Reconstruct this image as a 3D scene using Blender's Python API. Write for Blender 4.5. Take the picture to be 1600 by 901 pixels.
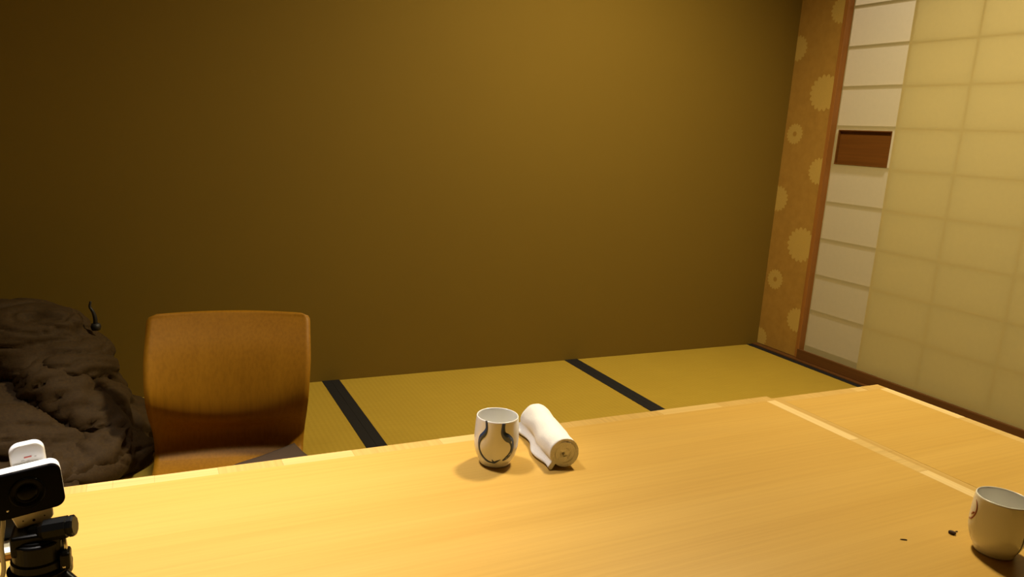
import bpy, bmesh, math, random
from mathutils import Vector, Matrix, noise, Euler

# ------------------------------------------------------------------ clear
for o in list(bpy.data.objects): bpy.data.objects.remove(o, do_unlink=True)
scene = bpy.context.scene
C = scene.collection
random.seed(7)

# ------------------------------------------------------------------ camera
CAM = Vector((-2.4323, -2.4482, 0.8651))
RIGHT = Vector((0.89815571, -0.43524073, 0.06230431))
UP = Vector((0.03337036, 0.20877561, 0.97739407))
FWD = Vector((0.43840933, 0.87577295, -0.20203715))
cam_d = bpy.data.cameras.new('camera'); cam = bpy.data.objects.new('camera', cam_d); C.objects.link(cam)
cam_d.sensor_fit = 'HORIZONTAL'; cam_d.sensor_width = 36.0; cam_d.lens = 1164.23 / 1600 * 36
cam_d.clip_start = 0.02
M4 = Matrix((RIGHT, UP, -FWD)).transposed().to_4x4(); M4.translation = CAM
cam.matrix_world = M4
scene.camera = cam

# ------------------------------------------------------------------ world, exposure
w = bpy.data.worlds.new('World'); scene.world = w; w.use_nodes = True
w.node_tree.nodes['Background'].inputs[0].default_value = (0.02, 0.016, 0.01, 1)
w.node_tree.nodes['Background'].inputs[1].default_value = 0.2
vs = scene.view_settings
vs.view_transform = 'Standard'; vs.look = 'None'; vs.gamma = 1; vs.use_curve_mapping = False
vs.exposure = 0.35

# the lamps of the room: recessed ceiling downlights (fixtures are built further down)
CEIL = 2.35
LAMPS = [  # x, y, power, cone degrees, blend, aim
    ((-2.50, -0.98, CEIL), 52, 56, 1.0, (-2.62, -1.42, 0.0), (1.0, 0.91, 0.83)),
    ((-1.02, -0.97, CEIL), 38, 150, 1.0, (-1.10, -1.10, 0.0), (1.0, 0.83, 0.50)),
]
HALL_COL = (1.0, 0.90, 0.80)
HALL_POWER = 30.0

# ------------------------------------------------------------------ helpers
def sock(n, *names):
    for k in names:
        if k in n.inputs: return n.inputs[k]
def new_mat(name):
    m = bpy.data.materials.new(name); m.use_nodes = True
    nt = m.node_tree; b = nt.nodes['Principled BSDF']
    return m, nt, b
def plain(name, col, rough=0.5, metal=0.0, spec=0.5, coat=0.0):
    m, nt, b = new_mat(name)
    b.inputs['Base Color'].default_value = (*col, 1); b.inputs['Roughness'].default_value = rough
    b.inputs['Metallic'].default_value = metal; b.inputs['Specular IOR Level'].default_value = spec
    b.inputs['Coat Weight'].default_value = coat
    return m
def nodes_coord(nt, scale=(1, 1, 1), kind='Object'):
    tc = nt.nodes.new('ShaderNodeTexCoord'); mp = nt.nodes.new('ShaderNodeMapping')
    mp.inputs['Scale'].default_value = scale
    nt.links.new(tc.outputs[kind], mp.inputs['Vector']); return mp.outputs['Vector']
def noise_node(nt, vec, scale, detail=4, rough=0.55, dist=0.0):
    n = nt.nodes.new('ShaderNodeTexNoise'); n.inputs['Scale'].default_value = scale
    n.inputs['Detail'].default_value = detail; n.inputs['Roughness'].default_value = rough
    n.inputs['Distortion'].default_value = dist
    nt.links.new(vec, n.inputs['Vector']); return n.outputs['Fac']
def ramp(nt, fac, stops):
    r = nt.nodes.new('ShaderNodeValToRGB'); e = r.color_ramp.elements
    while len(e) < len(stops): e.new(0.5)
    for el, (p, c) in zip(e, stops): el.position = p; el.color = (*c, 1)
    nt.links.new(fac, r.inputs['Fac']); return r.outputs['Color']
def bump(nt, b, height, strength, dist=0.001):
    bp = nt.nodes.new('ShaderNodeBump'); bp.inputs['Strength'].default_value = strength
    bp.inputs['Distance'].default_value = dist
    nt.links.new(height, bp.inputs['Height']); nt.links.new(bp.outputs['Normal'], b.inputs['Normal'])
def mixc(nt, fac, a, b_, mode='MIX'):
    m = nt.nodes.new('ShaderNodeMix'); m.data_type = 'RGBA'; m.blend_type = mode
    for s, v in ((m.inputs[0], fac), (m.inputs[6], a), (m.inputs[7], b_)):
        if isinstance(v, (int, float)): s.default_value = v
        elif isinstance(v, tuple): s.default_value = (*v, 1)
        else: nt.links.new(v, s)
    return m.outputs[2]
def math_n(nt, op, a, b_=None, clamp=False):
    m = nt.nodes.new('ShaderNodeMath'); m.operation = op; m.use_clamp = clamp
    for i, v in enumerate((a, b_)):
        if v is None: continue
        if isinstance(v, (int, float)): m.inputs[i].default_value = v
        else: nt.links.new(v, m.inputs[i])
    return m.outputs[0]

def obj(name, me, mat=None, parent=None, loc=None, smooth=False):
    if isinstance(me, bmesh.types.BMesh):
        bm = me; me = bpy.data.meshes.new(name); bm.normal_update(); bm.to_mesh(me); bm.free()
    if mat is not None and len(me.materials) == 0: me.materials.append(mat)
    if smooth:
        for p in me.polygons: p.use_smooth = True
    o = bpy.data.objects.new(name, me); C.objects.link(o)
    if parent is not None: o.parent = parent
    if loc is not None: o.location = loc
    return o
def empty(name, loc=(0, 0, 0), rot=(0, 0, 0)):
    o = bpy.data.objects.new(name, None); C.objects.link(o); o.location = loc; o.rotation_euler = rot
    o.empty_display_size = 0.05; return o
def tag(o, label, cat, group=None):
    o['label'] = label; o['category'] = cat
    if group: o['group'] = group
    return o
def struct(o, label=None):
    o['kind'] = 'structure'
    if label: o['label'] = label
    return o
def box_bm(x0, x1, y0, y1, z0, z1, bev=0.0, seg=2):
    bm = bmesh.new()
    v = [bm.verts.new((x, y, z)) for x in (x0, x1) for y in (y0, y1) for z in (z0, z1)]
    for f in ((0, 1, 3, 2), (4, 6, 7, 5), (0, 4, 5, 1), (2, 3, 7, 6), (0, 2, 6, 4), (1, 5, 7, 3)):
        bm.faces.new([v[i] for i in f])
    bmesh.ops.recalc_face_normals(bm, faces=bm.faces)
    if bev: bmesh.ops.bevel(bm, geom=list(bm.edges), offset=bev, segments=seg, profile=0.5, affect='EDGES')
    return bm
def box(name, x0, x1, y0, y1, z0, z1, mat, parent=None, bev=0.0, seg=2):
    return obj(name, box_bm(x0, x1, y0, y1, z0, z1, bev, seg), mat, parent)
def lathe_bm(prof, n=48, close=False, axis='Z'):
    bm = bmesh.new(); rings = []
    for r, z in prof:
        if r < 1e-6: rings.append([bm.verts.new((0, 0, z))])
        else: rings.append([bm.verts.new((r * math.cos(2 * math.pi * i / n), r * math.sin(2 * math.pi * i / n), z)) for i in range(n)])
    for a, b_ in zip(rings, rings[1:]):
        for i in range(n):
            j = (i + 1) % n
            if len(a) == 1 and len(b_) == 1: continue
            if len(a) == 1: bm.faces.new((a[0], b_[j], b_[i]))
            elif len(b_) == 1: bm.faces.new((a[i], a[j], b_[0]))
            else: bm.faces.new((a[i], a[j], b_[j], b_[i]))
    bmesh.ops.recalc_face_normals(bm, faces=bm.faces)
    if axis == 'X': bmesh.ops.rotate(bm, verts=bm.verts, matrix=Matrix.Rotation(math.pi / 2, 3, 'Y'))
    if axis == 'Y': bmesh.ops.rotate(bm, verts=bm.verts, matrix=Matrix.Rotation(-math.pi / 2, 3, 'X'))
    return bm
def catmull(pts, n):
    out = []; P = [Vector(p) for p in pts]; P = [2 * P[0] - P[1]] + P + [2 * P[-1] - P[-2]]
    for i in range(1, len(P) - 2):
        for k in range(n):
            t = k / n; a, b_, c, d = P[i - 1], P[i], P[i + 1], P[i + 2]
            out.append(0.5 * ((2 * b_) + (c - a) * t + (2 * a - 5 * b_ + 4 * c - d) * t * t + (3 * b_ - a - 3 * c + d) * t ** 3))
    out.append(P[-2]); return out
def tube_bm(pts, r, n=8):
    bm = bmesh.new(); P = [Vector(p) for p in pts]; rings = []
    nrm = None
    for i, p in enumerate(P):
        t = (P[min(i + 1, len(P) - 1)] - P[max(i - 1, 0)]).normalized()
        if nrm is None:
            nrm = t.orthogonal().normalized()
        nrm = (nrm - nrm.dot(t) * t).normalized(); bn = t.cross(nrm)
        rr = r(i / (len(P) - 1)) if callable(r) else r
        rings.append([bm.verts.new(p + rr * (math.cos(2 * math.pi * k / n) * nrm + math.sin(2 * math.pi * k / n) * bn)) for k in range(n)])
    for a, b_ in zip(rings, rings[1:]):
        for k in range(n): bm.faces.new((a[k], a[(k + 1) % n], b_[(k + 1) % n], b_[k]))
    bm.faces.new(list(reversed(rings[0]))); bm.faces.new(rings[-1])
    return bm
def rounded_slab_bm(wx, hz, dy, r, nseg=6, bev=0.0, bevseg=2):
    """rounded rectangle in x/z, extruded along y from 0 to dy"""
    bm = bmesh.new(); pts = []
    for cx, cz, a0 in ((wx / 2 - r, hz / 2 - r, 0), (-wx / 2 + r, hz / 2 - r, 90), (-wx / 2 + r, -hz / 2 + r, 180), (wx / 2 - r, -hz / 2 + r, 270)):
        for k in range(nseg + 1):
            a = math.radians(a0 + 90 * k / nseg); pts.append((cx + r * math.cos(a), cz + r * math.sin(a)))
    f0 = [bm.verts.new((x, 0, z)) for x, z in pts]; f1 = [bm.verts.new((x, dy, z)) for x, z in pts]
    A = bm.faces.new(f0); B = bm.faces.new(list(reversed(f1)))
    n = len(pts)
    for i in range(n): bm.faces.new((f0[i], f1[i], f1[(i + 1) % n], f0[(i + 1) % n]))
    bmesh.ops.recalc_face_normals(bm, faces=bm.faces)
    if bev:
        es = [e for e in bm.edges if any(f in (A, B) for f in e.link_faces)]
        bmesh.ops.bevel(bm, geom=es, offset=bev, segments=bevseg, profile=0.5, affect='EDGES')
    return bm

# ------------------------------------------------------------------ materials
def wall_material():
    m, nt, b = new_mat('olive_brown_wall'); v = nodes_coord(nt)
    n = noise_node(nt, v, 900, 2, 0.6); n2 = noise_node(nt, v, 3.0, 3)
    c = ramp(nt, n, [(0.3, (0.150, 0.093, 0.0098)), (0.7, (0.172, 0.107, 0.0125))])
    c2 = mixc(nt, 0.08, c, ramp(nt, n2, [(0.3, (0.13, 0.08, 0.009)), (0.7, (0.18, 0.115, 0.013))]))
    nt.links.new(c2, b.inputs['Base Color']); b.inputs['Roughness'].default_value = 0.85
    b.inputs['Specular IOR Level'].default_value = 0.2
    bump(nt, b, noise_node(nt, v, 600, 3), 0.25, 0.0006); return m
def wood(name, dark, mid, light, axis='X', scale=1.0, rough=0.42, spec=0.4, coat=0.0, fine=0.5):
    m, nt, b = new_mat(name)
    st = {'X': (0.6, 14, 14), 'Y': (14, 0.6, 14), 'Z': (14, 14, 0.6)}[axis]
    v = nodes_coord(nt, tuple(s * scale for s in st))
    st2 = {'X': (2.5, 160, 160), 'Y': (160, 2.5, 160), 'Z': (160, 160, 2.5)}[axis]
    v2 = nodes_coord(nt, tuple(s * scale for s in st2))
    a = noise_node(nt, v, 1.0, 5, 0.6, 0.3); f = noise_node(nt, v2, 1.0, 3, 0.6)
    c = ramp(nt, a, [(0.28, dark), (0.5, mid), (0.72, light)])
    c = mixc(nt, fine, c, ramp(nt, f, [(0.35, tuple(x * 0.80 for x in mid)), (0.6, light)]), 'MIX')
    nt.links.new(c, b.inputs['Base Color'])
    b.inputs['Roughness'].default_value = rough; b.inputs['Specular IOR Level'].default_value = spec
    b.inputs['Coat Weight'].default_value = coat; b.inputs['Coat Roughness'].default_value = 0.3
    bump(nt, b, f, 0.06, 0.0005); return m
def tatami_material():
    m, nt, b = new_mat('tatami_rush'); tc = nt.nodes.new('ShaderNodeTexCoord')
    sp = nt.nodes.new('ShaderNodeSeparateXYZ'); nt.links.new(tc.outputs['Object'], sp.inputs[0])
    s1 = math_n(nt, 'SINE', math_n(nt, 'MULTIPLY', sp.outputs['X'], 2 * math.pi / 0.0150))
    s2 = math_n(nt, 'SINE', math_n(nt, 'MULTIPLY', sp.outputs['Y'], 2 * math.pi / 0.0030))
    v = nodes_coord(nt, (8, 260, 1)); n = noise_node(nt, v, 1.0, 3)
    v2 = nodes_coord(nt, (1, 1, 1)); n2 = noise_node(nt, v2, 5.0, 3)
    c = ramp(nt, n, [(0.3, (0.33, 0.222, 0.024)), (0.7, (0.40, 0.272, 0.032))])
    c = mixc(nt, math_n(nt, 'MULTIPLY_ADD', s1, 0.5), c, (0.42, 0.28, 0.065)) if False else c
    fac = nt.nodes.new('ShaderNodeMapRange'); nt.links.new(s1, fac.inputs[0])
    fac.inputs[1].default_value = -1; fac.inputs[2].default_value = 1; fac.inputs[3].default_value = 0; fac.inputs[4].default_value = 0.30
    c = mixc(nt, fac.outputs[0], c, (0.28, 0.185, 0.018))
    c = mixc(nt, 0.25, c, ramp(nt, n2, [(0.3, (0.32, 0.21, 0.022)), (0.7, (0.39, 0.265, 0.03))]))
    nt.links.new(c, b.inputs['Base Color']); b.inputs['Roughness'].default_value = 0.6
    b.inputs['Specular IOR Level'].default_value = 0.3
    h = math_n(nt, 'ADD', math_n(nt, 'MULTIPLY', s2, 0.4), s1); bump(nt, b, h, 0.25, 0.0006); return m
def fabric(name, col, col2, scale=400, rough=0.9, bumps=0.3, sheen=0.0):
    m, nt, b = new_mat(name); v = nodes_coord(nt)
    n = noise_node(nt, v, scale, 3); c = ramp(nt, n, [(0.35, col), (0.65, col2)])
    nt.links.new(c, b.inputs['Base Color']); b.inputs['Roughness'].default_value = rough
    b.inputs['Specular IOR Level'].default_value = 0.25; b.inputs['Sheen Weight'].default_value = sheen
    bump(nt, b, n, bumps, 0.001); return m
def paper_material(name, front, back, trans):
    m = bpy.data.materials.new(name); m.use_nodes = True; nt = m.node_tree
    nt.nodes.remove(nt.nodes['Principled BSDF']); out = nt.nodes['Material Output']
    v = nodes_coord(nt, (1, 1, 1)); n = noise_node(nt, v, 60, 4, 0.6)
    d = nt.nodes.new('ShaderNodeBsdfDiffuse'); t = nt.nodes.new('ShaderNodeBsdfTranslucent'); mx = nt.nodes.new('ShaderNodeMixShader')
    nt.links.new(ramp(nt, n, [(0.3, tuple(x * 0.95 for x in front)), (0.7, front)]), d.inputs['Color'])
    t.inputs['Color'].default_value = (*back, 1); mx.inputs[0].default_value = trans
    nt.links.new(d.outputs[0], mx.inputs[1]); nt.links.new(t.outputs[0], mx.inputs[2]); nt.links.new(mx.outputs[0], out.inputs['Surface'])
    return m
def flower_material(flowers):
    m, nt, b = new_mat('chrysanthemum_wallpaper'); tc = nt.nodes.new('ShaderNodeTexCoord')
    sp = nt.nodes.new('ShaderNodeSeparateXYZ'); nt.links.new(tc.outputs['Object'], sp.inputs[0])
    total = None
    for (fy, fz, R, eye) in flowers:
        dy = math_n(nt, 'SUBTRACT', sp.outputs['Y'], fy); dz = math_n(nt, 'SUBTRACT', sp.outputs['Z'], fz)
        r = math_n(nt, 'SQRT', math_n(nt, 'ADD', math_n(nt, 'MULTIPLY', dy, dy), math_n(nt, 'MULTIPLY', dz, dz)))
        th = math_n(nt, 'ARCTAN2', dz, dy)
        pet = math_n(nt, 'ABSOLUTE', math_n(nt, 'COSINE', math_n(nt, 'MULTIPLY', th, 9.0)))
        edge = math_n(nt, 'MULTIPLY', math_n(nt, 'MULTIPLY_ADD' if False else 'ADD', math_n(nt, 'MULTIPLY', pet, 0.17), 0.86), R)
        k = math_n(nt, 'MULTIPLY', math_n(nt, 'SUBTRACT', edge, r), 400.0, True)
        if eye:
            hole = math_n(nt, 'MULTIPLY', math_n(nt, 'SUBTRACT', r, R * 0.2), 300.0, True)
            k = math_n(nt, 'MULTIPLY', k, hole)
        total = k if total is None else math_n(nt, 'MAXIMUM', total, k)
    v = nodes_coord(nt); n = noise_node(nt, v, 30, 4); n2 = noise_node(nt, v, 300, 2)
    base = ramp(nt, n, [(0.3, (0.295, 0.152, 0.018)), (0.7, (0.345, 0.185, 0.026))])
    pt = ramp(nt, n2, [(0.3, (0.42, 0.272, 0.055)), (0.7, (0.48, 0.32, 0.07))])
    c = mixc(nt, math_n(nt, 'MULTIPLY', total, 0.85), base, pt)
    nt.links.new(c, b.inputs['Base Color']); b.inputs['Roughness'].default_value = 0.7; return m

MT = {}
MT['wall'] = wall_material()
MT['ceiling'] = plain('ceiling_board', (0.36, 0.27, 0.14), 0.8)
MT['tatami'] = tatami_material()
MT['heri'] = fabric('black_border_cloth', (0.006, 0.006, 0.007), (0.011, 0.010, 0.011), 900, 0.75, 0.2)
MT['sill'] = wood('brown_sill_wood', (0.075, 0.027, 0.005), (0.10, 0.037, 0.007), (0.125, 0.048, 0.010), 'Y', rough=0.5)
MT['post'] = wood('brown_post_wood', (0.22, 0.085, 0.014), (0.27, 0.105, 0.018), (0.31, 0.125, 0.024), 'Z', rough=0.5)
MT['table'] = wood('pale_table_veneer', (0.455, 0.268, 0.054), (0.485, 0.294, 0.064), (0.515, 0.320, 0.078), 'X', rough=0.40, spec=0.35, fine=0.28)
MT['edge_a'] = wood('pale_edge_wood', (0.50, 0.33, 0.105), (0.55, 0.37, 0.13), (0.59, 0.41, 0.155), 'X', rough=0.36, spec=0.45)
MT['edge_b'] = wood('cream_edge_wood', (0.58, 0.41, 0.165), (0.66, 0.48, 0.21), (0.70, 0.52, 0.25), 'Y', rough=0.33, spec=0.5)
MT['edge_c'] = wood('honey_edge_wood', (0.44, 0.272, 0.072), (0.485, 0.308, 0.088), (0.53, 0.342, 0.108), 'Y', rough=0.38, spec=0.4)
MT['table_leg'] = wood('table_leg_wood', (0.5, 0.28, 0.08), (0.56, 0.32, 0.09), (0.6, 0.36, 0.11), 'Z')
MT['zaisu'] = wood('bent_plywood', (0.22, 0.094, 0.004), (0.255, 0.112, 0.005), (0.29, 0.132, 0.007), 'Z', rough=0.5, spec=0.15, fine=0.4)
MT['coat'] = fabric('dark_brown_down_shell', (0.030, 0.0152, 0.0026), (0.040, 0.021, 0.004), 160, 0.8, 0.5)
MT['black_cord'] = plain('black_cord', (0.006, 0.005, 0.005), 0.6)
MT['zabuton'] = fabric('dark_cushion_cloth', (0.052, 0.033, 0.022), (0.072, 0.046, 0.03), 700, 0.9, 0.4)
MT['porcelain'] = plain('white_porcelain', (0.80, 0.79, 0.76), 0.16, spec=0.6, coat=0.3)
MT['blue'] = plain('cobalt_glaze', (0.035, 0.055, 0.115), 0.3)
MT['red'] = plain('red_brown_glaze', (0.22, 0.035, 0.012), 0.3)
MT['towel'] = fabric('white_terry_cloth', (0.80, 0.79, 0.77), (0.88, 0.87, 0.85), 700, 0.95, 0.7, 0.2)
MT['white_plastic'] = plain('white_plastic', (0.82, 0.82, 0.82), 0.35)
MT['cream_plastic'] = plain('white_foot_plastic', (0.72, 0.68, 0.58), 0.45)
MT['black_gloss'] = plain('black_gloss_plastic', (0.004, 0.004, 0.005), 0.10, spec=0.04)
MT['black_plastic'] = plain('black_plastic', (0.004, 0.004, 0.004), 0.35, spec=0.10)
MT['lens'] = plain('lens_glass', (0.001, 0.001, 0.002), 0.25, spec=0.08)
MT['metal'] = plain('grey_steel', (0.4, 0.38, 0.35), 0.25, 1.0)
MT['cable'] = plain('white_cable', (0.62, 0.60, 0.55), 0.5)
MT['print_red'] = plain('red_print', (0.6, 0.12, 0.10), 0.5)
MT['print_grey'] = plain('grey_print', (0.55, 0.55, 0.56), 0.5)
MT['led'] = plain('pale_led', (0.8, 0.8, 0.82), 0.3)
MT['paper'] = plain('white_paper', (0.85, 0.85, 0.84), 0.8)
MT['brown_card'] = plain('brown_card', (0.36, 0.19, 0.06), 0.7)
MT['crumb'] = plain('dark_crumb', (0.035, 0.013, 0.004), 0.8)
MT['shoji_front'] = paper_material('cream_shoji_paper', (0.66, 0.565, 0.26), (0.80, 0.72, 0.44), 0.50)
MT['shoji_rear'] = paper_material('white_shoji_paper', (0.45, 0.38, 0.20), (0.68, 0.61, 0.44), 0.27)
MT['kumiko'] = wood('shoji_lattice_wood', (0.35, 0.22, 0.08), (0.4, 0.26, 0.1), (0.45, 0.3, 0.12), 'Y')
MT['hikite'] = wood('dark_brown_pull_wood', (0.11, 0.036, 0.003), (0.13, 0.044, 0.004), (0.15, 0.053, 0.006), 'Y', rough=0.5)
MT['hall'] = plain('hall_plaster', (0.6, 0.54, 0.42), 0.9)
MT['bezel'] = plain('downlight_rim', (0.7, 0.68, 0.62), 0.4)

# ------------------------------------------------------------------ room shell
XL, XR, YB = -3.79, 0.063, -3.82
XH = 1.25          # far side of the hall behind the sliding screens
fl = struct(box('floor', XL - 0.1, XH + 0.1, YB - 0.1, 0.1, -0.20, -0.055, MT['sill']), 'tatami floor with black cloth borders')
HERI = 0.030
def mat_mesh():
    return box_bm(0, 0.955, -1.91, 0, -0.055, 0.0, 0.002, 1)
mm = bpy.data.meshes.new('tatami_mat'); b_ = mat_mesh(); b_.to_mesh(mm); b_.free(); mm.materials.append(MT['tatami'])
hm = bpy.data.meshes.new('border'); b_ = box_bm(0, HERI - 0.0001, -1.91, 0, -0.004, 0.0012, 0.0006, 1); b_.to_mesh(hm); b_.free(); hm.materials.append(MT['heri'])
for i in range(4):
    for j in range(2):
        x = 0.030 - 0.955 * (i + 1); y = -1.91 * j
        t = obj('tatami_mat', mm, None, fl); t.location = (x, y, 0)
        for xx in (0.00005, 0.955 - HERI + 0.00005):
            h = obj('border', hm, None, t); h.location = (xx, 0, 0)
wb = struct(box('wall_back', XL - 0.1, XH + 0.1, 0.0, 0.1, -0.055, CEIL, MT['wall']), 'olive brown plastered back wall')
struct(box('wall_left', XL - 0.1, XL, YB, 0.0, -0.055, CEIL, MT['wall']))
struct(box('wall_front', XL - 0.1, XH + 0.1, YB - 0.1, YB, -0.055, CEIL, MT['wall']))
struct(box('ceiling', XL - 0.1, XH + 0.1, YB - 0.1, 0.1, CEIL, CEIL + 0.1, MT['ceiling']))

FL = [(-0.212, 1.427, 0.053, 0), (-0.006, 1.294, 0.054, 0), (-0.180, 1.109, 0.073, 0), (-0.055, 0.942, 0.044, 1), (-0.212, 0.795, 0.055, 0),
      (-0.010, 0.663, 0.056, 0), (-0.172, 0.483, 0.074, 0), (-0.056, 0.311, 0.045, 1), (-0.205, 0.162, 0.053, 0), (-0.010, 0.035, 0.045, 0),
      (-0.055, 1.57, 0.044, 1), (-0.180, 1.735, 0.073, 0), (-0.010, 1.92, 0.054, 0), (-0.212, 2.05, 0.053, 0)]
STUB = -0.2235
struct(box('wall_right', 0.063, 0.205, STUB, 0.0, 0.006, CEIL, flower_material(FL)), 'narrow wall strip with chrysanthemum wallpaper')
struct(box('trim_1', 0.060, 0.215, STUB - 0.018, STUB, 0.004, CEIL, MT['post'], bev=0.0015), 'thin brown wooden post')
# wood strip against the mats, then the raised track of the sliding screens
struct(box('trim_2', 0.0305, 0.078, YB, 0.0, -0.055, 0.004, MT['sill']), 'flat brown wood strip beside the mats')
DOOR_END = -1.60
track = struct(box('trim_3', 0.0643, 0.215, DOOR_END, STUB - 0.0183, -0.055, 0.032, MT['sill']), 'raised brown track under the sliding screens')
box('track_lip', 0.052, 0.064, DOOR_END, STUB - 0.0183, 0.0043, 0.0455, MT['sill'], track, 0.001)
struct(box('trim_4', 0.04, 0.215, DOOR_END - 0.06, DOOR_END, 0.004, CEIL, MT['post'], bev=0.002))
struct(box('trim_5', 0.07, 0.215, DOOR_END, STUB - 0.018, 1.90, 1.95, MT['post']))
struct(box('wall_right_upper', 0.09, 0.20, DOOR_END, STUB - 0.018, 1.95, CEIL, MT['wall']))
struct(box('wall_right_near', 0.063, 0.205, YB, DOOR_END - 0.06, 0.004, CEIL, MT['wall']))
struct(box('wall_hall', XH, XH + 0.1, YB, 0.0, -0.055, CEIL, MT['hall']))

# ------------------------------------------------------------------ shoji screens
def shoji(name, paper_x, y_left, cols, paper_mat, label, gap, sw, ROW0, DROW, hik=None):
    """one sliding screen: hidden frame, lattice behind, paper over the whole front"""
    y_right = cols[-1]
    zb, zt = 0.0325, 1.925
    d = struct(empty(name, (paper_x, y_left, zb)), label)
    off = Vector((paper_x, y_left, zb))
    def part(nm, x0, x1, y0, y1, z0, z1, mat):
        o = box(nm, x0 - off.x, x1 - off.x, y0 - off.y, y1 - off.y, z0 - off.z, z1 - off.z, mat, d); return o
    px0, px1 = paper_x, paper_x + 0.0006
    if hik:
        hy0, hy1, hz0, hz1 = hik
        bm = bmesh.new()      # paper with a hole for the pull
        ys = [y_right, hy1, hy0, y_left]; zs = [zb, hz0, hz1, zt]
        V = [[bm.verts.new((0, y - off.y, z - off.z)) for z in zs] for y in ys]
        for a in range(3):
            for c in range(3):
                if (a, c) == (1, 1): continue
                bm.faces.new((V[a][c], V[a + 1][c], V[a + 1][c + 1], V[a][c + 1]))
        bmesh.ops.recalc_face_normals(bm, faces=bm.faces)
        bm2 = bm; obj('paper', bm2, paper_mat, d)
    else:
        bm = bmesh.new(); v = [bm.verts.new((0, y - off.y, z - off.z)) for y, z in ((y_left, zb), (y_right, zb), (y_right, zt), (y_left, zt))]
        bm.faces.new(v); obj('paper', bm, paper_mat, d)
    x0, x1 = paper_x + gap, paper_x + gap + 0.008
    part('stile', x0, x1, y_left - sw, y_left, zb, zt, MT['kumiko'])
    part('stile', x0, x1, y_right, y_right + 0.030, zb, zt, MT['kumiko'])
    part('rail', x0, x1, y_right + 0.030, y_left - sw, zb, zb + 0.03, MT['kumiko'])
    part('rail', x0, x1, y_right + 0.030, y_left - sw, zt - 0.03, zt, MT['kumiko'])
    k = -5
    while True:
        z = ROW0 - k * DROW; k += 1
        if z > zt - 0.05: continue
        if z < zb + 0.05: break
        part('lattice_bar', x0, x0 + 0.004, y_right + 0.030, y_left - sw, z - 0.004, z + 0.004, MT['kumiko'])
    for y in cols[:-1]:
        part('lattice_bar', x0 + 0.0003, x0 + 0.0043, y - 0.004, y + 0.004, zb + 0.03, zt - 0.03, MT['kumiko'])
    if hik:
        hk = part('door_pull', paper_x + 0.010, paper_x + 0.017, hy1, hy0, hz0, hz1, MT['hikite'])
        hk['label'] = 'recessed dark brown wooden pull'
        for nm, a, b2, c, e in (('pull_rim', hy1, hy0, hz1 - 0.004, hz1), ('pull_rim', hy1, hy0, hz0, hz0 + 0.004),
                                ('pull_rim', hy1, hy1 + 0.004, hz0 + 0.004, hz1 - 0.004), ('pull_rim', hy0 - 0.004, hy0, hz0 + 0.004, hz1 - 0.004)):
            o = part(nm, paper_x - 0.0015, paper_x + 0.010, a, b2, c, e, MT['hikite']); o.parent = hk
    return d
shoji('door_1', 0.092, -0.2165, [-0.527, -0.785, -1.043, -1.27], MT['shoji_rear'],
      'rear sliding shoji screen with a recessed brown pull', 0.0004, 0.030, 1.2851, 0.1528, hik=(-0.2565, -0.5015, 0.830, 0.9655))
shoji('door_2', 0.068, -0.5293, [-0.7857, -1.0463, -1.307, -1.568], MT['shoji_front'],
      'front sliding shoji screen covered in cream paper', 0.0006, 0.012, 1.2763, 0.1513)

# ------------------------------------------------------------------ lamps
def downlight(pos, power, cone, blend, aim, LAMP_COL, label):
    t = tag(empty('ceiling_downlight', (pos[0], pos[1], pos[2])), label, 'ceiling light')
    obj('rim', lathe_bm([(0.135, 0.0), (0.155, 0.0), (0.155, -0.006), (0.148, -0.008), (0.135, -0.004), (0.135, 0.0)], 40), MT['bezel'], t, smooth=True)
    m, nt, b = new_mat('lamp_glow'); b.inputs['Base Color'].default_value = (0.8, 0.8, 0.8, 1)
    b.inputs['Emission Color'].default_value = (*LAMP_COL, 1); b.inputs['Emission Strength'].default_value = 3.0
    obj('bulb', lathe_bm([(0.0, -0.0012), (0.134, -0.0012), (0.134, -0.0002), (0.0, -0.0002)], 32), m, t)
    ld = bpy.data.lights.new('lamp_light', 'SPOT'); ld.energy = power * 5.0; ld.color = LAMP_COL
    ld.spot_size = math.radians(cone); ld.spot_blend = blend; ld.shadow_soft_size = 0.13
    lo = bpy.data.objects.new('lamp_light', ld); C.objects.link(lo); lo.parent = t; lo.location = (0, 0, -0.14)
    dv = Vector(aim) - Vector((pos[0], pos[1], pos[2] - 0.14)); lo.rotation_euler = dv.to_track_quat('-Z', 'Y').to_euler()
    return t
downlight(*LAMPS[0], 'round recessed ceiling light above the wooden floor chair')
downlight(*LAMPS[1], 'round recessed ceiling light above the right end of the table')
ht = tag(empty('hall_lamp', (0.75, -0.9, CEIL)), 'ceiling lamp of the hall behind the paper screens', 'ceiling light')
obj('shade', lathe_bm([(0.0, -0.07), (0.12, -0.065), (0.15, -0.03), (0.15, 0.0), (0.0, 0.0)], 32), MT['white_plastic'], ht, smooth=True)
hd = bpy.data.lights.new('hall_light', 'AREA'); hd.shape = 'DISK'; hd.size = 0.28; hd.energy = HALL_POWER; hd.color = HALL_COL
ho = bpy.data.objects.new('hall_light', hd); C.objects.link(ho); ho.parent = ht; ho.location = (0, 0, -0.075)

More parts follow.
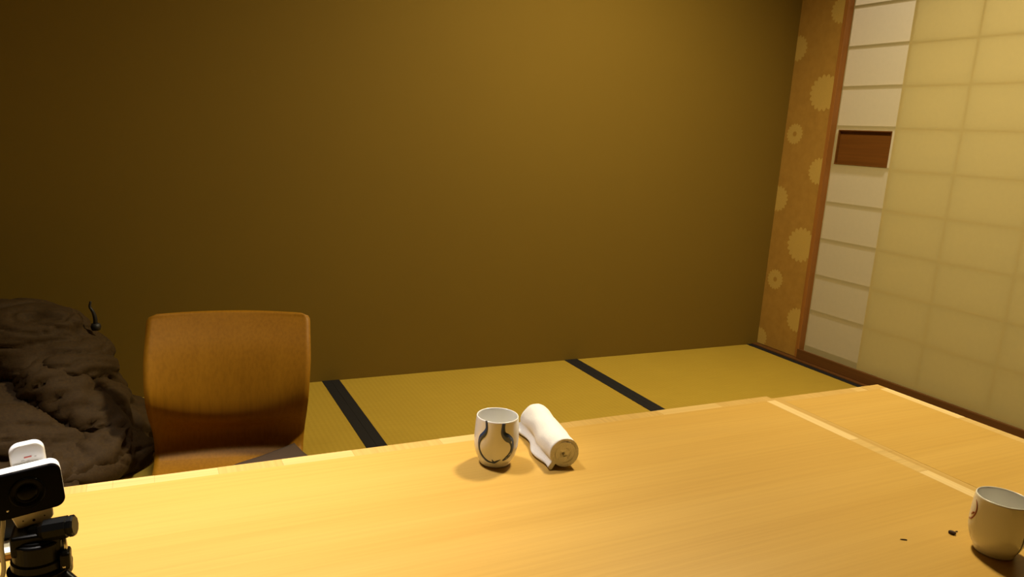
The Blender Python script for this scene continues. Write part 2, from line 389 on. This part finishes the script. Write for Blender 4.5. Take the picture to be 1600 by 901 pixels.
# ------------------------------------------------------------------ tables
ZT = 0.350
def table(name, x0, x1, y0, y1, ztop, label, th=0.034, strip=0.024, seed=1, right_strip=True):
    t = tag(empty(name, ((x0 + x1) / 2, (y0 + y1) / 2, 0)), label, 'table')
    ox, oy = t.location.x, t.location.y
    def P(nm, a, b2, c, d, e, f, mat, bev=0.0):
        return box(nm, a - ox, b2 - ox, c - oy, d - oy, e, f, mat, t, bev)
    P('tabletop', x0 + strip, x1 - strip, y0 + strip, y1 - strip, ztop - th, ztop, MT['table'])
    rnd = random.Random(seed)
    mats = [MT['edge_a'], MT['edge_b'], MT['edge_c']]
    g = 0.0001
    def run(a, b2, fn, weights):
        p = a
        while p < b2 - 1e-4:
            L = rnd.uniform(0.03, 0.15)
            q = p + L if b2 - (p + L) > 0.05 else b2
            fn(p + g, q - g, rnd.choices(mats, weights)[0]); p = q
    dz = 0.0004
    run(x0, x1, lambda p, q, m: P('edge_strip', p, q, y1 - strip + g, y1, ztop - th, ztop - dz * rnd.random(), m), (6, 0, 4))
    run(x0, x1, lambda p, q, m: P('edge_strip', p, q, y0, y0 + strip - g, ztop - th, ztop - dz * rnd.random(), m), (6, 0, 4))
    for xa, xb in ((x0, x0 + strip - g), (x1 - strip + g, x1)):
        run(y0 + strip, y1 - strip, lambda p, q, m: P('edge_strip', xa, xb, p, q, ztop - th, ztop - dz * rnd.random(), m), (6, 4, 0) if xa > x0 else (0, 0, 1))
    ins = 0.07 if x1 - x0 > 0.6 else 0.05
    for lx in (x0 + ins, x1 - ins - 0.055):
        for ly in (y0 + ins, y1 - ins - 0.055):
            P('leg', lx, lx + 0.055, ly, ly + 0.055, 0.0014, ztop - th - 0.0005, MT['table_leg'], 0.003)
    P('apron', x0 + ins + 0.06, x1 - ins - 0.06, y1 - ins - 0.04, y1 - ins - 0.02, ztop - th - 0.055, ztop - th - 0.0005, MT['table_leg'])
    P('apron', x0 + ins + 0.06, x1 - ins - 0.06, y0 + ins + 0.02, y0 + ins + 0.04, ztop - th - 0.055, ztop - th - 0.0005, MT['table_leg'])
    return t
table('low_table', -3.05, -1.2480, -2.235, -1.3335, ZT, 'long pale wooden low table holding both cups and the towel', seed=11)
table('low_table', -1.2455, -0.9045, -2.235, -1.3385, ZT - 0.004, 'short pale wooden low table pushed against the long one, near the screens', seed=5)

# ------------------------------------------------------------------ legless chair
def zaisu():
    t = tag(empty('floor_chair', (-2.262, -0.610, 0.0), (0, 0, math.radians(-9))), 'legless bent plywood floor chair with a tall curved back', 'chair')
    prof = [(-0.40, 0.034), (-0.36, 0.022), (-0.25, 0.0175), (-0.13, 0.0175), (-0.075, 0.020), (-0.030, 0.028), (0.008, 0.048),
            (0.028, 0.082), (0.022, 0.120), (-0.004, 0.170), (-0.012, 0.206), (-0.002, 0.245), (0.030, 0.300), (0.068, 0.348), (0.096, 0.382)]
    P = catmull([(0, y, z) for y, z in prof], 5)
    s = [0.0]
    for a, b2 in zip(P, P[1:]): s.append(s[-1] + (b2 - a).length)
    L = s[-1]; NU = 28; th = 0.011
    nrm = []
    for i in range(len(P)):
        d = (P[min(i + 1, len(P) - 1)] - P[max(i - 1, 0)]).normalized(); nrm.append(Vector((0, -d.z, d.y)))   # points to the sitter
    i_sw = 5 * 5
    def surf(i, u, side):
        p, n = P[i], nrm[i]; d = L - s[i]                   # distance from the top edge
        half = 0.1715 + 0.019 * min(1, max(0, (p.z - 0.03) / 0.25))
        R = 0.022
        dd = min(d, s[i])
        if dd < R: half -= R - math.sqrt(max(0, R * R - (R - dd) ** 2))
        x = u * half
        back = min(1, max(0, (p.z - 0.05) / 0.10))
        conc = back * (-0.010 + 0.020 * (1 - u * u))        # back wraps round the sitter
        zz = p.z + back * (0.003 * (1 - u * u)) * min(1, (p.z) / 0.36) - 0.045 * (1 - u * u) * math.exp(-((p.z - 0.20) / 0.07) ** 2)
        q = Vector((x, p.y + conc, zz)) + n * (th / 2 * side)
        return q
    bm = bmesh.new(); grid = {}
    for sd in (1, -1):
        for i in range(len(P)):
            for k in range(NU + 1): grid[sd, i, k] = bm.verts.new(surf(i, -1 + 2 * k / NU, sd))
    for sd in (1, -1):
        for i in range(len(P) - 1):
            for k in range(NU):
                q = [grid[sd, i, k], grid[sd, i, k + 1], grid[sd, i + 1, k + 1], grid[sd, i + 1, k]]
                bm.faces.new(q if sd == 1 else list(reversed(q)))
    def side(a, b2): bm.faces.new((grid[1, a[0], a[1]], grid[1, b2[0], b2[1]], grid[-1, b2[0], b2[1]], grid[-1, a[0], a[1]]))
    n = len(P) - 1
    for k in range(NU): side((0, k), (0, k + 1)); side((n, k + 1), (n, k))
    for i in range(n): side((i + 1, 0), (i, 0)); side((i, NU), (i + 1, NU))
    bmesh.ops.recalc_face_normals(bm, faces=bm.faces)
    # split into seat and backrest along the profile (two parts of one bent sheet)
    full = bpy.data.meshes.new('bent_sheet'); bm.to_mesh(full); bm.free()
    for nm, keep in (('seat', lambda c: c.y < -0.005 and c.z < 0.06), ('backrest', lambda c: not (c.y < -0.005 and c.z < 0.06))):
        b2 = bmesh.new(); b2.from_mesh(full)
        bmesh.ops.delete(b2, geom=[f for f in b2.faces if not keep(f.calc_center_median())], context='FACES')
        obj(nm, b2, MT['zaisu'], t, smooth=True)
    bpy.data.meshes.remove(full)
    for x in (-0.12, 0.12):
        o = box('foot_pad', x - 0.02, x + 0.02, -0.30, -0.06, 0.0016, 0.012, MT['black_plastic'], t, 0.002)
    return t
zaisu()

# ------------------------------------------------------------------ floor cushion
def zabuton():
    c = Vector((-2.258, -0.956, 0.0))
    t = tag(empty('floor_cushion', (c.x, c.y, 0.0255), (0, 0, math.radians(21))), 'flat dark brown cushion lying askew on the plywood chair seat', 'cushion')
    N = 40; H = 0.255; bm = bmesh.new(); g = {}
    for sd in (1, -1):
        for i in range(N + 1):
            for j in range(N + 1):
                u, v = -1 + 2 * i / N, -1 + 2 * j / N
                x = u * H * (1 - 0.10 * (1 - v * v) * abs(u) ** 2); y = v * H * (1 - 0.10 * (1 - u * u) * abs(v) ** 2)
                e = (1 - u ** 4) * (1 - v ** 4); z = 0.0375 + 0.014 * max(0, e) ** 0.8 if sd == 1 else 0.004 - 0.004 * max(0, e) ** 0.5
                if sd == 1: z += 0.002 * noise.noise(Vector((x * 14, y * 14, 3)))
                edge = i in (0, N) or j in (0, N)
                g[sd, i, j] = bm.verts.new((x, y, z))
    for sd in (1, -1):
        for i in range(N):
            for j in range(N):
                q = [g[sd, i, j], g[sd, i + 1, j], g[sd, i + 1, j + 1], g[sd, i, j + 1]]
                bm.faces.new(q if sd == 1 else list(reversed(q)))
    for i in range(N):
        for a, b2 in (((i, 0), (i + 1, 0)), ((i + 1, N), (i, N)), ((0, i + 1), (0, i)), ((N, i), (N, i + 1))):
            bm.faces.new((g[-1, a[0], a[1]], g[-1, b2[0], b2[1]], g[1, b2[0], b2[1]], g[1, a[0], a[1]]))
    bmesh.ops.recalc_face_normals(bm, faces=bm.faces)
    obj('cover', bm, MT['zabuton'], t, smooth=True)
    return t
zabuton()

# ------------------------------------------------------------------ down jacket heaped by the wall
def jacket():
    t = tag(empty('down_jacket', (-2.80, -0.36, 0.0)), 'dark brown down jacket heaped on the mat by the back wall', 'jacket')
    el = [((-2.86, -0.33, 0.12), (0.34, 0.25, 0.17)), ((-2.90, -0.30, 0.24), (0.27, 0.19, 0.12)), ((-2.74, -0.30, 0.30), (0.175, 0.15, 0.082)),
          ((-2.66, -0.34, 0.22), (0.15, 0.19, 0.10)), ((-2.625, -0.37, 0.11), (0.148, 0.22, 0.11)), ((-2.58, -0.42, 0.055), (0.135, 0.20, 0.085)),
          ((-2.76, -0.50, 0.10), (0.24, 0.14, 0.11)), ((-2.68, -0.56, 0.05), (0.20, 0.14, 0.07)), ((-2.95, -0.5, 0.07), (0.22, 0.16, 0.10)),
          ((-3.0, -0.3, 0.12), (0.2, 0.2, 0.14)), ((-2.545, -0.32, 0.03), (0.135, 0.16, 0.085)), ((-2.545, -0.45, 0.02), (0.118, 0.13, 0.07)), ((-2.655, -0.33, 0.335), (0.075, 0.09, 0.040))]
    bm = bmesh.new()
    for c, r in el:
        res = bmesh.ops.create_icosphere(bm, subdivisions=4, radius=1.0)
        for v in res['verts']: v.co = Vector((c[0] + v.co.x * r[0], c[1] + v.co.y * r[1], c[2] + v.co.z * r[2]))
    me = bpy.data.meshes.new('shell'); bm.to_mesh(me); bm.free()
    tmp = bpy.data.objects.new('tmp', me); C.objects.link(tmp)
    md = tmp.modifiers.new('r', 'REMESH'); md.mode = 'VOXEL'; md.voxel_size = 0.007
    sm = tmp.modifiers.new('s', 'SMOOTH'); sm.factor = 0.5; sm.iterations = 14
    dg = bpy.context.evaluated_depsgraph_get(); dg.update()
    me2 = bpy.data.meshes.new_from_object(tmp.evaluated_get(dg)); bpy.data.objects.remove(tmp, do_unlink=True)
    bm = bmesh.new(); bm.from_mesh(me2); bpy.data.meshes.remove(me2); bm.normal_update()
    nv = [v.normal.copy() for v in bm.verts]
    for v, n in zip(bm.verts, nv):
        p = v.co
        wv = Vector((p.x * 2.4, p.y * 2.4, p.z * 12.0 + p.x * 2.0 + p.y * 4.0))
        wv += 0.35 * Vector((noise.noise(p * 7), noise.noise(p * 7 + Vector((5, 1, 2))), noise.noise(p * 7 + Vector((1, 9, 4)))))
        a = noise.noise(wv * 1.15); b2 = noise.noise(wv * 2.3 + Vector((7, 3, 1))); c2 = noise.noise(p * 42)
        e2 = noise.noise(wv * 4.6 + Vector((2, 8, 5)))
        d = -0.016 * math.exp(-(a / 0.05) ** 2) - 0.010 * math.exp(-(b2 / 0.06) ** 2) - 0.003 * math.exp(-(e2 / 0.09) ** 2) + 0.012 * abs(a) + 0.0012 * c2
        v.co = p + n * d
        v.co.z = max(v.co.z, 0.002); v.co.y = min(v.co.y, -0.012)
        v.co -= Vector((-2.80, -0.36, 0))
    bmesh.ops.smooth_vert(bm, verts=bm.verts, factor=0.3, use_axis_x=True, use_axis_y=True, use_axis_z=True)
    obj('shell', bm, MT['coat'], t, smooth=True)
    o = Vector((-2.80, -0.36, 0))
    def limb(name, path, r0, r1, seed, ring=26.0, sq=0.85):
        P = catmull([Vector(p) - o for p in path], 14); n = 28; bm = bmesh.new(); rings = []; L = 0.0; prev = P[0]
        for i, p in enumerate(P):
            L += (p - prev).length; prev = p
            t_ = (P[min(i + 1, len(P) - 1)] - P[max(i - 1, 0)]).normalized()
            sd_ = t_.cross(Vector((0, 0, 1))).normalized(); up_ = sd_.cross(t_)
            q = i / (len(P) - 1); end = min(1.0, (0.25 + min(q, 1 - q) * 12)); rr = (r0 + (r1 - r0) * q) * math.sqrt(end)
            row = []
            for k in range(n):
                a = 2 * math.pi * k / n
                w_ = noise.noise(Vector((L * ring, math.cos(a) * 1.3 + seed, math.sin(a) * 1.3)))
                f = noise.noise(Vector((L * ring * 2.2, math.cos(a) * 2.5, math.sin(a) * 2.5 + seed)))
                r = rr * (1 + 0.10 * abs(w_) - 0.20 * math.exp(-(w_ / 0.10) ** 2) - 0.07 * math.exp(-(f / 0.10) ** 2))
                v = p + sd_ * r * math.cos(a) + up_ * r * sq * math.sin(a)
                v.z = max(v.z, 0.003); row.append(bm.verts.new(v))
            rings.append(row)
        for a, b2 in zip(rings, rings[1:]):
            for k in range(n): bm.faces.new((a[k], a[(k + 1) % n], b2[(k + 1) % n], b2[k]))
        bm.faces.new(list(reversed(rings[0]))); bm.faces.new(rings[-1])
        bmesh.ops.recalc_face_normals(bm, faces=bm.faces)
        return obj(name, bm, MT['coat'], t, smooth=True)
    limb('sleeve', [(-2.70, -0.44, 0.245), (-2.615, -0.49, 0.185), (-2.550, -0.535, 0.100), (-2.590, -0.610, 0.060), (-2.70, -0.685, 0.056), (-2.84, -0.720, 0.054)], 0.080, 0.058, 3.0)
    limb('sleeve', [(-3.05, -0.42, 0.23), (-3.13, -0.50, 0.15), (-3.12, -0.62, 0.072), (-3.02, -0.70, 0.058), (-2.93, -0.735, 0.056)], 0.080, 0.058, 9.0)
    limb('collar', [(-2.99, -0.36, 0.318), (-2.88, -0.405, 0.318), (-2.76, -0.405, 0.318), (-2.665, -0.375, 0.318)], 0.040, 0.036, 5.0, 22.0)
    # black hem cord with toggle standing up at the top of the heap
    P = catmull([Vector(p) - o for p in ((-2.556, -0.350, 0.318), (-2.556, -0.352, 0.345), (-2.560, -0.352, 0.362), (-2.566, -0.350, 0.374), (-2.564, -0.348, 0.388))], 6)
    cd = obj('draw_cord', tube_bm(P, lambda q: 0.0055 - 0.003 * q, 8), MT['black_cord'], t, smooth=True)
    tg = obj('cord_stopper', lathe_bm([(0, -0.010), (0.010, -0.008), (0.012, 0.0), (0.010, 0.008), (0, 0.010)], 16), MT['black_cord'], t, smooth=True)
    tg.location = Vector((-2.555, -0.352, 0.322)) - o
    return t
jacket()

# ------------------------------------------------------------------ tea cups
CUP = [(0.0, 0.0035), (0.019, 0.0035), (0.0205, 0.0), (0.0235, 0.0), (0.0250, 0.0025), (0.0258, 0.0065), (0.0292, 0.012), (0.0325, 0.0200), (0.0347, 0.0300),
       (0.0354, 0.0400), (0.0352, 0.0520), (0.0345, 0.0650), (0.0336, 0.0760), (0.0332, 0.0785), (0.0323, 0.0795), (0.0313, 0.0785),
       (0.0310, 0.0750), (0.0318, 0.0600), (0.0322, 0.0450), (0.0312, 0.0280), (0.0270, 0.0150), (0.018, 0.0095), (0.0, 0.0085)]
def cup_r(z):
    pr = CUP[4:13]
    if z <= pr[0][1]: return pr[0][0]
    for (r0, z0), (r1, z1) in zip(pr, pr[1:]):
        if z <= z1: return r0 + (r1 - r0) * (z - z0) / (z1 - z0)
    return pr[-1][0]
cup_me = None
def stroke(name, pts, mat, parent, view, lift=0.00022):
    """pts: (side offset -1..1 of the silhouette, height, width) painted round the cup wall"""
    P = catmull([(a, z, wd) for a, z, wd in pts], 8)
    R = 0.0354; bm = bmesh.new(); A, B = [], []
    Q = [Vector((math.asin(max(-.999, min(.999, p.x))) * R, p.y)) for p in P]
    for i, p in enumerate(P):
        d = (Q[min(i + 1, len(Q) - 1)] - Q[max(i - 1, 0)]).normalized(); n = Vector((-d.y, d.x)) * p.z * 0.5
        for lst, sgn in ((A, 1), (B, -1)):
            q = Q[i] + n * sgn; ang = view + q.x / R; r = cup_r(q.y) + lift
            lst.append(bm.verts.new((r * math.cos(ang), r * math.sin(ang), q.y)))
    for i in range(len(A) - 1): bm.faces.new((A[i], A[i + 1], B[i + 1], B[i]))
    bmesh.ops.recalc_face_normals(bm, faces=bm.faces)
    o = obj(name, bm, mat, parent, smooth=True)
    md = o.modifiers.new('t', 'SOLIDIFY'); md.thickness = 0.0001; md.offset = 0
    return o
def tea_cup(loc, label):
    global cup_me
    t = tag(empty('tea_cup', loc), label, 'cup', 'tea cups on the long table')
    if cup_me is None:
        b2 = lathe_bm([CUP[0]] + [tuple(p) for p in [(v.x, v.y) for v in catmull([(a, c, 0) for a, c in CUP[1:]], 4)]] + [CUP[-1]], 64)
        cup_me = bpy.data.meshes.new('body'); b2.to_mesh(cup_me); b2.free(); cup_me.materials.append(MT['porcelain'])
    obj('body', cup_me, None, t, smooth=True)
    return t
def view_ang(loc): d = CAM - Vector(loc); return math.atan2(d.y, d.x)
def cm(pts, cx, hw, yb, yt, ell, px2m):
    """photo marks -> (side, height, width)"""
    out = []
    for x, y, wd in pts:
        wd *= 1.3; s_ = (x - cx) / hw; drop = ell * (1 - math.sqrt(max(0, 1 - s_ * s_)))
        out.append((s_, (yb - drop - y) / (yb - yt) * 0.0785, wd * px2m))
    return out
L1 = (-1.9420, -1.4470, ZT + 0.0004)
c1 = tea_cup(L1, 'white porcelain tea cup painted with a blue gourd outline, beside the towel')
va = view_ang(L1)
g1 = dict(cx=355, hw=237, yb=800, yt=278, ell=82, px2m=0.000143)
for nm, pts in (('painted_gourd', [(234, 255, 20), (243, 300, 22), (246, 345, 26), (228, 395, 42), (197, 435, 44), (180, 490, 30), (180, 555, 24), (196, 620, 26), (232, 680, 26), (275, 712, 22), (318, 722, 14)]),
                ('painted_gourd', [(428, 278, 30), (424, 330, 34), (430, 385, 46), (470, 425, 66), (508, 455, 54), (524, 505, 40), (524, 560, 34), (510, 612, 38), (482, 655, 36), (445, 690, 14)]),
                ('painted_gourd', [(316, 722, 16), (345, 722, 24), (375, 705, 20), (418, 678, 6)]), ('painted_gourd', [(318, 682, 6), (330, 704, 16), (348, 718, 18)])):
    stroke(nm, cm(pts, **g1), MT['blue'], c1, va)
L2 = (-1.4080, -1.9180, ZT + 0.0004)
c2 = tea_cup(L2, 'white porcelain tea cup with a red curl mark at the right photo edge')
va2 = view_ang(L2)
g2 = dict(cx=408, hw=303, yb=770, yt=262, ell=150, px2m=0.000149)
for nm, pts, m_ in (('painted_curl', [(139, 225, 5), (160, 272, 12), (171, 325, 15), (164, 372, 14), (142, 402, 12), (120, 400, 8), (110, 382, 5)], MT['red']),
                    ('painted_dot', [(128, 362, 6), (142, 354, 16), (158, 350, 6)], MT['red']),
                    ('painted_gourd', [(664, 420, 14), (668, 480, 22), (672, 545, 22), (675, 590, 18), (677, 630, 10)], MT['blue'])):
    stroke(nm, cm(pts, **g2), m_, c2, va2)

# ------------------------------------------------------------------ rolled hand towel
def towel():
    base = Vector((-1.832, -1.425, ZT + 0.0006))
    ax = Vector((0.030, 0.152, 0)).normalized(); rot = math.atan2(ax.y, ax.x) - math.pi / 2
    t = tag(empty('hand_towel', base, (0, 0, rot)), 'white rolled hand towel lying beside the blue gourd cup', 'towel')
    Lh = 0.080; R = 0.0255; sec = []
    turns = 3.9; n = 110; a_end = math.radians(212)          # leaves the roll on its left side
    for i in range(n):
        q = i / (n - 1); a = a_end - turns * 2 * math.pi * (1 - q); r = 0.0028 + (R - 0.0025 - 0.0028) * q
        sec.append(Vector((r * math.cos(a), R + r * math.sin(a))))
    for dx, dz in ((-0.0042, -0.0050), (-0.0075, -0.0086), (-0.0105, -0.0108)): sec.append(sec[n - 1] + Vector((dx, dz)))
    n2 = len(sec); th = 0.0068; NL = 26
    bm = bmesh.new(); g = {}
    for side in (1, -1):
        for i in range(n2):
            d = (sec[min(i + 1, n2 - 1)] - sec[max(i - 1, 0)]).normalized(); nn = Vector((d.y, -d.x))
            q = sec[i] + nn * side * th / 2
            for k in range(NL + 1):
                y = -Lh + 2 * Lh * k / NL; u = k / NL
                rad = Vector((q.x, q.y - R)); sc = 1 + 0.05 * noise.noise(Vector((y * 30, rad.x * 40, rad.y * 40))) - 0.05 * u
                flap = max(0, (i - (n - 6)) / 9)
                yy = y + 0.0030 * noise.noise(Vector((i * .12, 2, 5))) * (1 if k in (0, NL) else 0.5) - flap * 0.004 * (1 - u) + flap * 0.006 * u
                xx = q.x * sc + flap * (0.006 * math.sin(u * 11 + 1) - 0.006 * u); zz = R + (q.y - R) * sc
                zz += 0.0016 * noise.noise(Vector((xx * 70, y * 45, zz * 70))) + 0.0006 * noise.noise(Vector((xx * 300, y * 300, zz * 300)))
                g[side, i, k] = bm.verts.new((xx, yy, max(0.0003, zz)))
    for side in (1, -1):
        for i in range(n2 - 1):
            for k in range(NL): bm.faces.new((g[side, i, k], g[side, i + 1, k], g[side, i + 1, k + 1], g[side, i, k + 1]))
    def sd(a, b2): bm.faces.new((g[1, a[0], a[1]], g[1, b2[0], b2[1]], g[-1, b2[0], b2[1]], g[-1, a[0], a[1]]))
    for i in range(n2 - 1): sd((i, 0), (i + 1, 0)); sd((i + 1, NL), (i, NL))
    for k in range(NL): sd((0, k), (0, k + 1)); sd((n2 - 1, k + 1), (n2 - 1, k))
    bmesh.ops.recalc_face_normals(bm, faces=bm.faces)
    o = obj('rolled_cloth', bm, MT['towel'], t, smooth=True)
    for p in o.data.polygons:
        if abs(p.normal.y) > 0.6: p.use_smooth = False
    return t
towel()

# ------------------------------------------------------------------ crumbs on the table
def crumb(name, loc, size, rotz, label, seed):
    bm = bmesh.new(); bmesh.ops.create_icosphere(bm, subdivisions=2, radius=1.0)
    for v in bm.verts:
        k = 1 + 0.3 * noise.noise(v.co * 2 + Vector((seed, 0, 0)))
        v.co = Vector((v.co.x * size[0] * k, v.co.y * size[1] * k, max(-size[2] * 0.7, v.co.z * size[2] * k)))
    o = obj(name, bm, MT['crumb'], smooth=True); o.location = (loc[0], loc[1], ZT + size[2] * 0.7 + 0.0002); o.rotation_euler = (0, 0, rotz)
    return tag(o, label, 'crumb')
crumb('food_crumb', (-1.4195, -1.8665), (0.0038, 0.0050, 0.0028), 0.4, 'dark brown seed-like crumb left of the red-marked cup', 2)
crumb('food_crumb', (-1.4070, -1.8650), (0.0022, 0.0009, 0.0007), -0.3, 'tiny brown speck between the seed-like crumb and the cup', 4)
crumb('food_crumb', (-1.5040, -1.8530), (0.0052, 0.0010, 0.0008), -0.55, 'thin brown sliver of crumb lying apart, farther from the cup', 6)

# ------------------------------------------------------------------ webcam on a small tripod
TB = Vector((-2.5470, -1.5850, ZT + 0.0004))
def tripod():
    t = tag(empty('mini_tripod', TB), 'black mini tripod standing on the table under the webcam', 'tripod')
    obj('column', lathe_bm([(0, 0.030), (0.0255, 0.030), (0.0265, 0.033), (0.0265, 0.040), (0.0245, 0.042), (0.0245, 0.060), (0.0255, 0.0615), (0.0245, 0.063),
                            (0.0225, 0.0635), (0.0215, 0.0655), (0, 0.0655)], 40), MT['black_plastic'], t, smooth=False)
    obj('collar', lathe_bm([(0, 0.018), (0.029, 0.018), (0.0305, 0.020), (0.0305, 0.029), (0.028, 0.031), (0, 0.031)], 40), MT['black_gloss'], t)
    hd_ = obj('head', box_bm(-0.0235, 0.0215, -0.017, 0.016, 0.0500, 0.0735, 0.003), MT['black_plastic'], t)
    for a in (90, 215, 325):
        d = Vector((math.cos(math.radians(a)), math.sin(math.radians(a)), 0)); s_ = Vector((-d.y, d.x, 0))
        P = [d * 0.020 + Vector((0, 0, 0.026)), d * 0.035 + Vector((0, 0, 0.017)), d * 0.052 + Vector((0, 0, 0.0065))]
        lg = obj('leg', tube_bm(catmull(P, 4), lambda q: 0.0075 - 0.002 * q, 10), MT['black_plastic'], t, smooth=True)
        ft = obj('rubber_foot', lathe_bm([(0, 0), (0.0065, 0.0), (0.0075, 0.004), (0.006, 0.010), (0, 0.011)], 16), MT['black_plastic'], lg, smooth=True)
        ft.location = d * 0.053
    kn = empty('knob_axis'); bpy.data.objects.remove(kn)
    k = obj('knob', lathe_bm([(0, 0.0), (0.0065, 0.0), (0.0065, 0.008), (0.0085, 0.010), (0.0118, 0.015), (0.0118, 0.036), (0.0105, 0.037), (0.0105, 0.0378), (0.0115, 0.0385), (0.0115, 0.042), (0.0098, 0.0435), (0, 0.0435)], 10, axis='X'), MT['black_plastic'], t)
    k.location = (-0.006, -0.006, 0.0715); k.rotation_euler = (0, math.radians(-8), math.radians(-12))
    obj('clamp_bar', tube_bm([(0.0248, -0.012, 0.036), (0.0256, -0.012, 0.052), (0.0235, -0.010, 0.071)], 0.0022, 8), MT['metal'], t, smooth=True)
    sc = obj('screw', lathe_bm([(0, 0), (0.0028, 0), (0.0028, 0.003), (0, 0.0036)], 12, axis='X'), MT['metal'], t, smooth=True); sc.location = (0.0225, -0.020, 0.0345)
    br = obj('bracket', box_bm(0.020, 0.0305, -0.022, -0.004, 0.030, 0.050, 0.003), MT['black_plastic'], t)
    return t
tripod()
def webcam():
    t = tag(empty('webcam', (-2.5545, -1.5800, 0.4640), (math.radians(-6), math.radians(-4.5), math.radians(10))), 'white webcam with a glossy black front on the mini tripod', 'webcam')
    Wd, Hd = 0.0655, 0.0480
    obj('housing', rounded_slab_bm(Wd + 0.001, Hd + 0.001, 0.020, 0.010, 8, 0.004, 3), MT['white_plastic'], t, loc=(0, 0.0045, 0), smooth=False)
    fp = obj('front_panel', rounded_slab_bm(Wd, Hd, 0.007, 0.0095, 8, 0.0012, 2), MT['black_gloss'], t, loc=(0, -0.0025, 0))
    ring = obj('lens_ring', lathe_bm([(0.0110, 0.0), (0.0165, 0.0), (0.0165, -0.0010), (0.0150, -0.0014), (0.0120, -0.0004), (0.0110, 0.0)], 48, axis='Y'), MT['black_gloss'], fp, smooth=True)
    ring.location = (0.0, 0.0000, 0.0)
    ln = obj('lens', lathe_bm([(0, 0.0012), (0.006, 0.0009), (0.0105, -0.0002), (0.0105, -0.001), (0, -0.001)], 40, axis='Y'), MT['lens'], fp, smooth=True)
    ln.rotation_euler = (0, 0, math.pi)
    le = obj('indicator', lathe_bm([(0, 0.0005), (0.0010, 0.0004), (0.0012, 0), (0, 0)], 14, axis='Y'), MT['led'], fp, smooth=True)
    le.location = (-0.0195, -0.0001, -0.0145); le.rotation_euler = (0, 0, math.pi)
    # rear arm of the clip standing up behind the body
    arm = obj('clip_arm', rounded_slab_bm(0.0330, 0.050, 0.014, 0.0105, 10, 0.003, 3), MT['white_plastic'], t, loc=(0.0060, 0.026, 0.0195))
    for dx, dz, w2, h2, m_ in ((0, 0.006, 0.007, 0.0014, 'print_red'), (-0.005, 0.003, 0.003, 0.0008, 'print_grey'), (0.0, 0.002, 0.002, 0.0008, 'print_grey'), (0.007, 0.005, 0.002, 0.0008, 'print_grey')):
        p = obj('print_mark', box_bm(dx - w2 / 2, dx + w2 / 2, -0.0003, 0.0002, dz - h2 / 2, dz + h2 / 2), MT[m_], arm)
        p.location = (0, 0, 0.004)
    # foot of the clip under the body
    ftb = bmesh.new(); pts = [(-0.0195, 0.002), (0.0185, 0.002), (0.0185, -0.008), (0.0155, -0.0115), (-0.013, -0.0140), (-0.0155, -0.0120)]
    a = [ftb.verts.new((x, 0, z)) for x, z in pts]; b2 = [ftb.verts.new((x, 0.022, z)) for x, z in pts]
    ftb.faces.new(a); ftb.faces.new(list(reversed(b2)))
    for i in range(len(pts)): ftb.faces.new((a[i], b2[i], b2[(i + 1) % len(pts)], a[(i + 1) % len(pts)]))
    bmesh.ops.recalc_face_normals(ftb, faces=ftb.faces)
    bmesh.ops.bevel(ftb, geom=list(ftb.edges), offset=0.0012, segments=2, profile=0.5, affect='EDGES')
    ft = obj('clip_foot', ftb, MT['cream_plastic'], t, loc=(0.0015, 0.003, -0.0255))
    for x, z, r in ((0.0, -0.008, 0.0014), (-0.0095, -0.006, 0.0007), (0.010, -0.006, 0.0007)):
        h = obj('screw_hole', lathe_bm([(0, 0.0003), (r, 0.0003), (r, -0.0003), (0, -0.0003)], 12, axis='Y'), MT['black_cord'], ft); h.location = (x, -0.0001, z)
    mw = Matrix.LocRotScale(t.location, t.rotation_euler, None); inv = mw.inverted()
    loc = [(-0.024, 0.010, -0.020), (-0.0255, 0.004, -0.030), (-0.030, -0.001, -0.050), (-0.033, -0.004, -0.080)]
    wp = [(-2.592, -1.600, ZT + 0.012), (-2.604, -1.630, ZT + 0.0030), (-2.66, -1.690, ZT + 0.0026), (-2.76, -1.700, ZT + 0.0026), (-2.88, -1.76, ZT + 0.0026), (-3.03, -1.74, ZT + 0.0026)]
    obj('cable', tube_bm(catmull([Vector(p) for p in loc] + [inv @ Vector(p) for p in wp], 8), 0.0022, 8), MT['cable'], t, smooth=True)
    return t
webcam()

# ------------------------------------------------------------------ things at the left edge behind the tripod
pb = tag(empty('paper_pad', (-2.625, -1.468, ZT + 0.0004), (0, 0, math.radians(6))), 'white paper pad with a brown base at the left photo edge', 'paper pad')
box('backing', -0.06, 0.045, -0.045, 0.045, 0.0, 0.006, MT['brown_card'], pb, 0.0008)
box('sheets', -0.0595, 0.0445, -0.0445, 0.0445, 0.0062, 0.0090, MT['paper'], pb)
cs = tag(empty('black_case', (-2.619, -1.476, ZT + 0.0096), (0, 0, math.radians(4))), 'black case standing on the white paper pad, mostly hidden by the webcam', 'case')
box('body', -0.045, 0.050, -0.008, 0.030, 0.0, 0.050, MT['black_plastic'], cs, 0.004)
box('lid', -0.045, 0.050, -0.008, 0.030, 0.0505, 0.060, MT['black_plastic'], cs, 0.003)
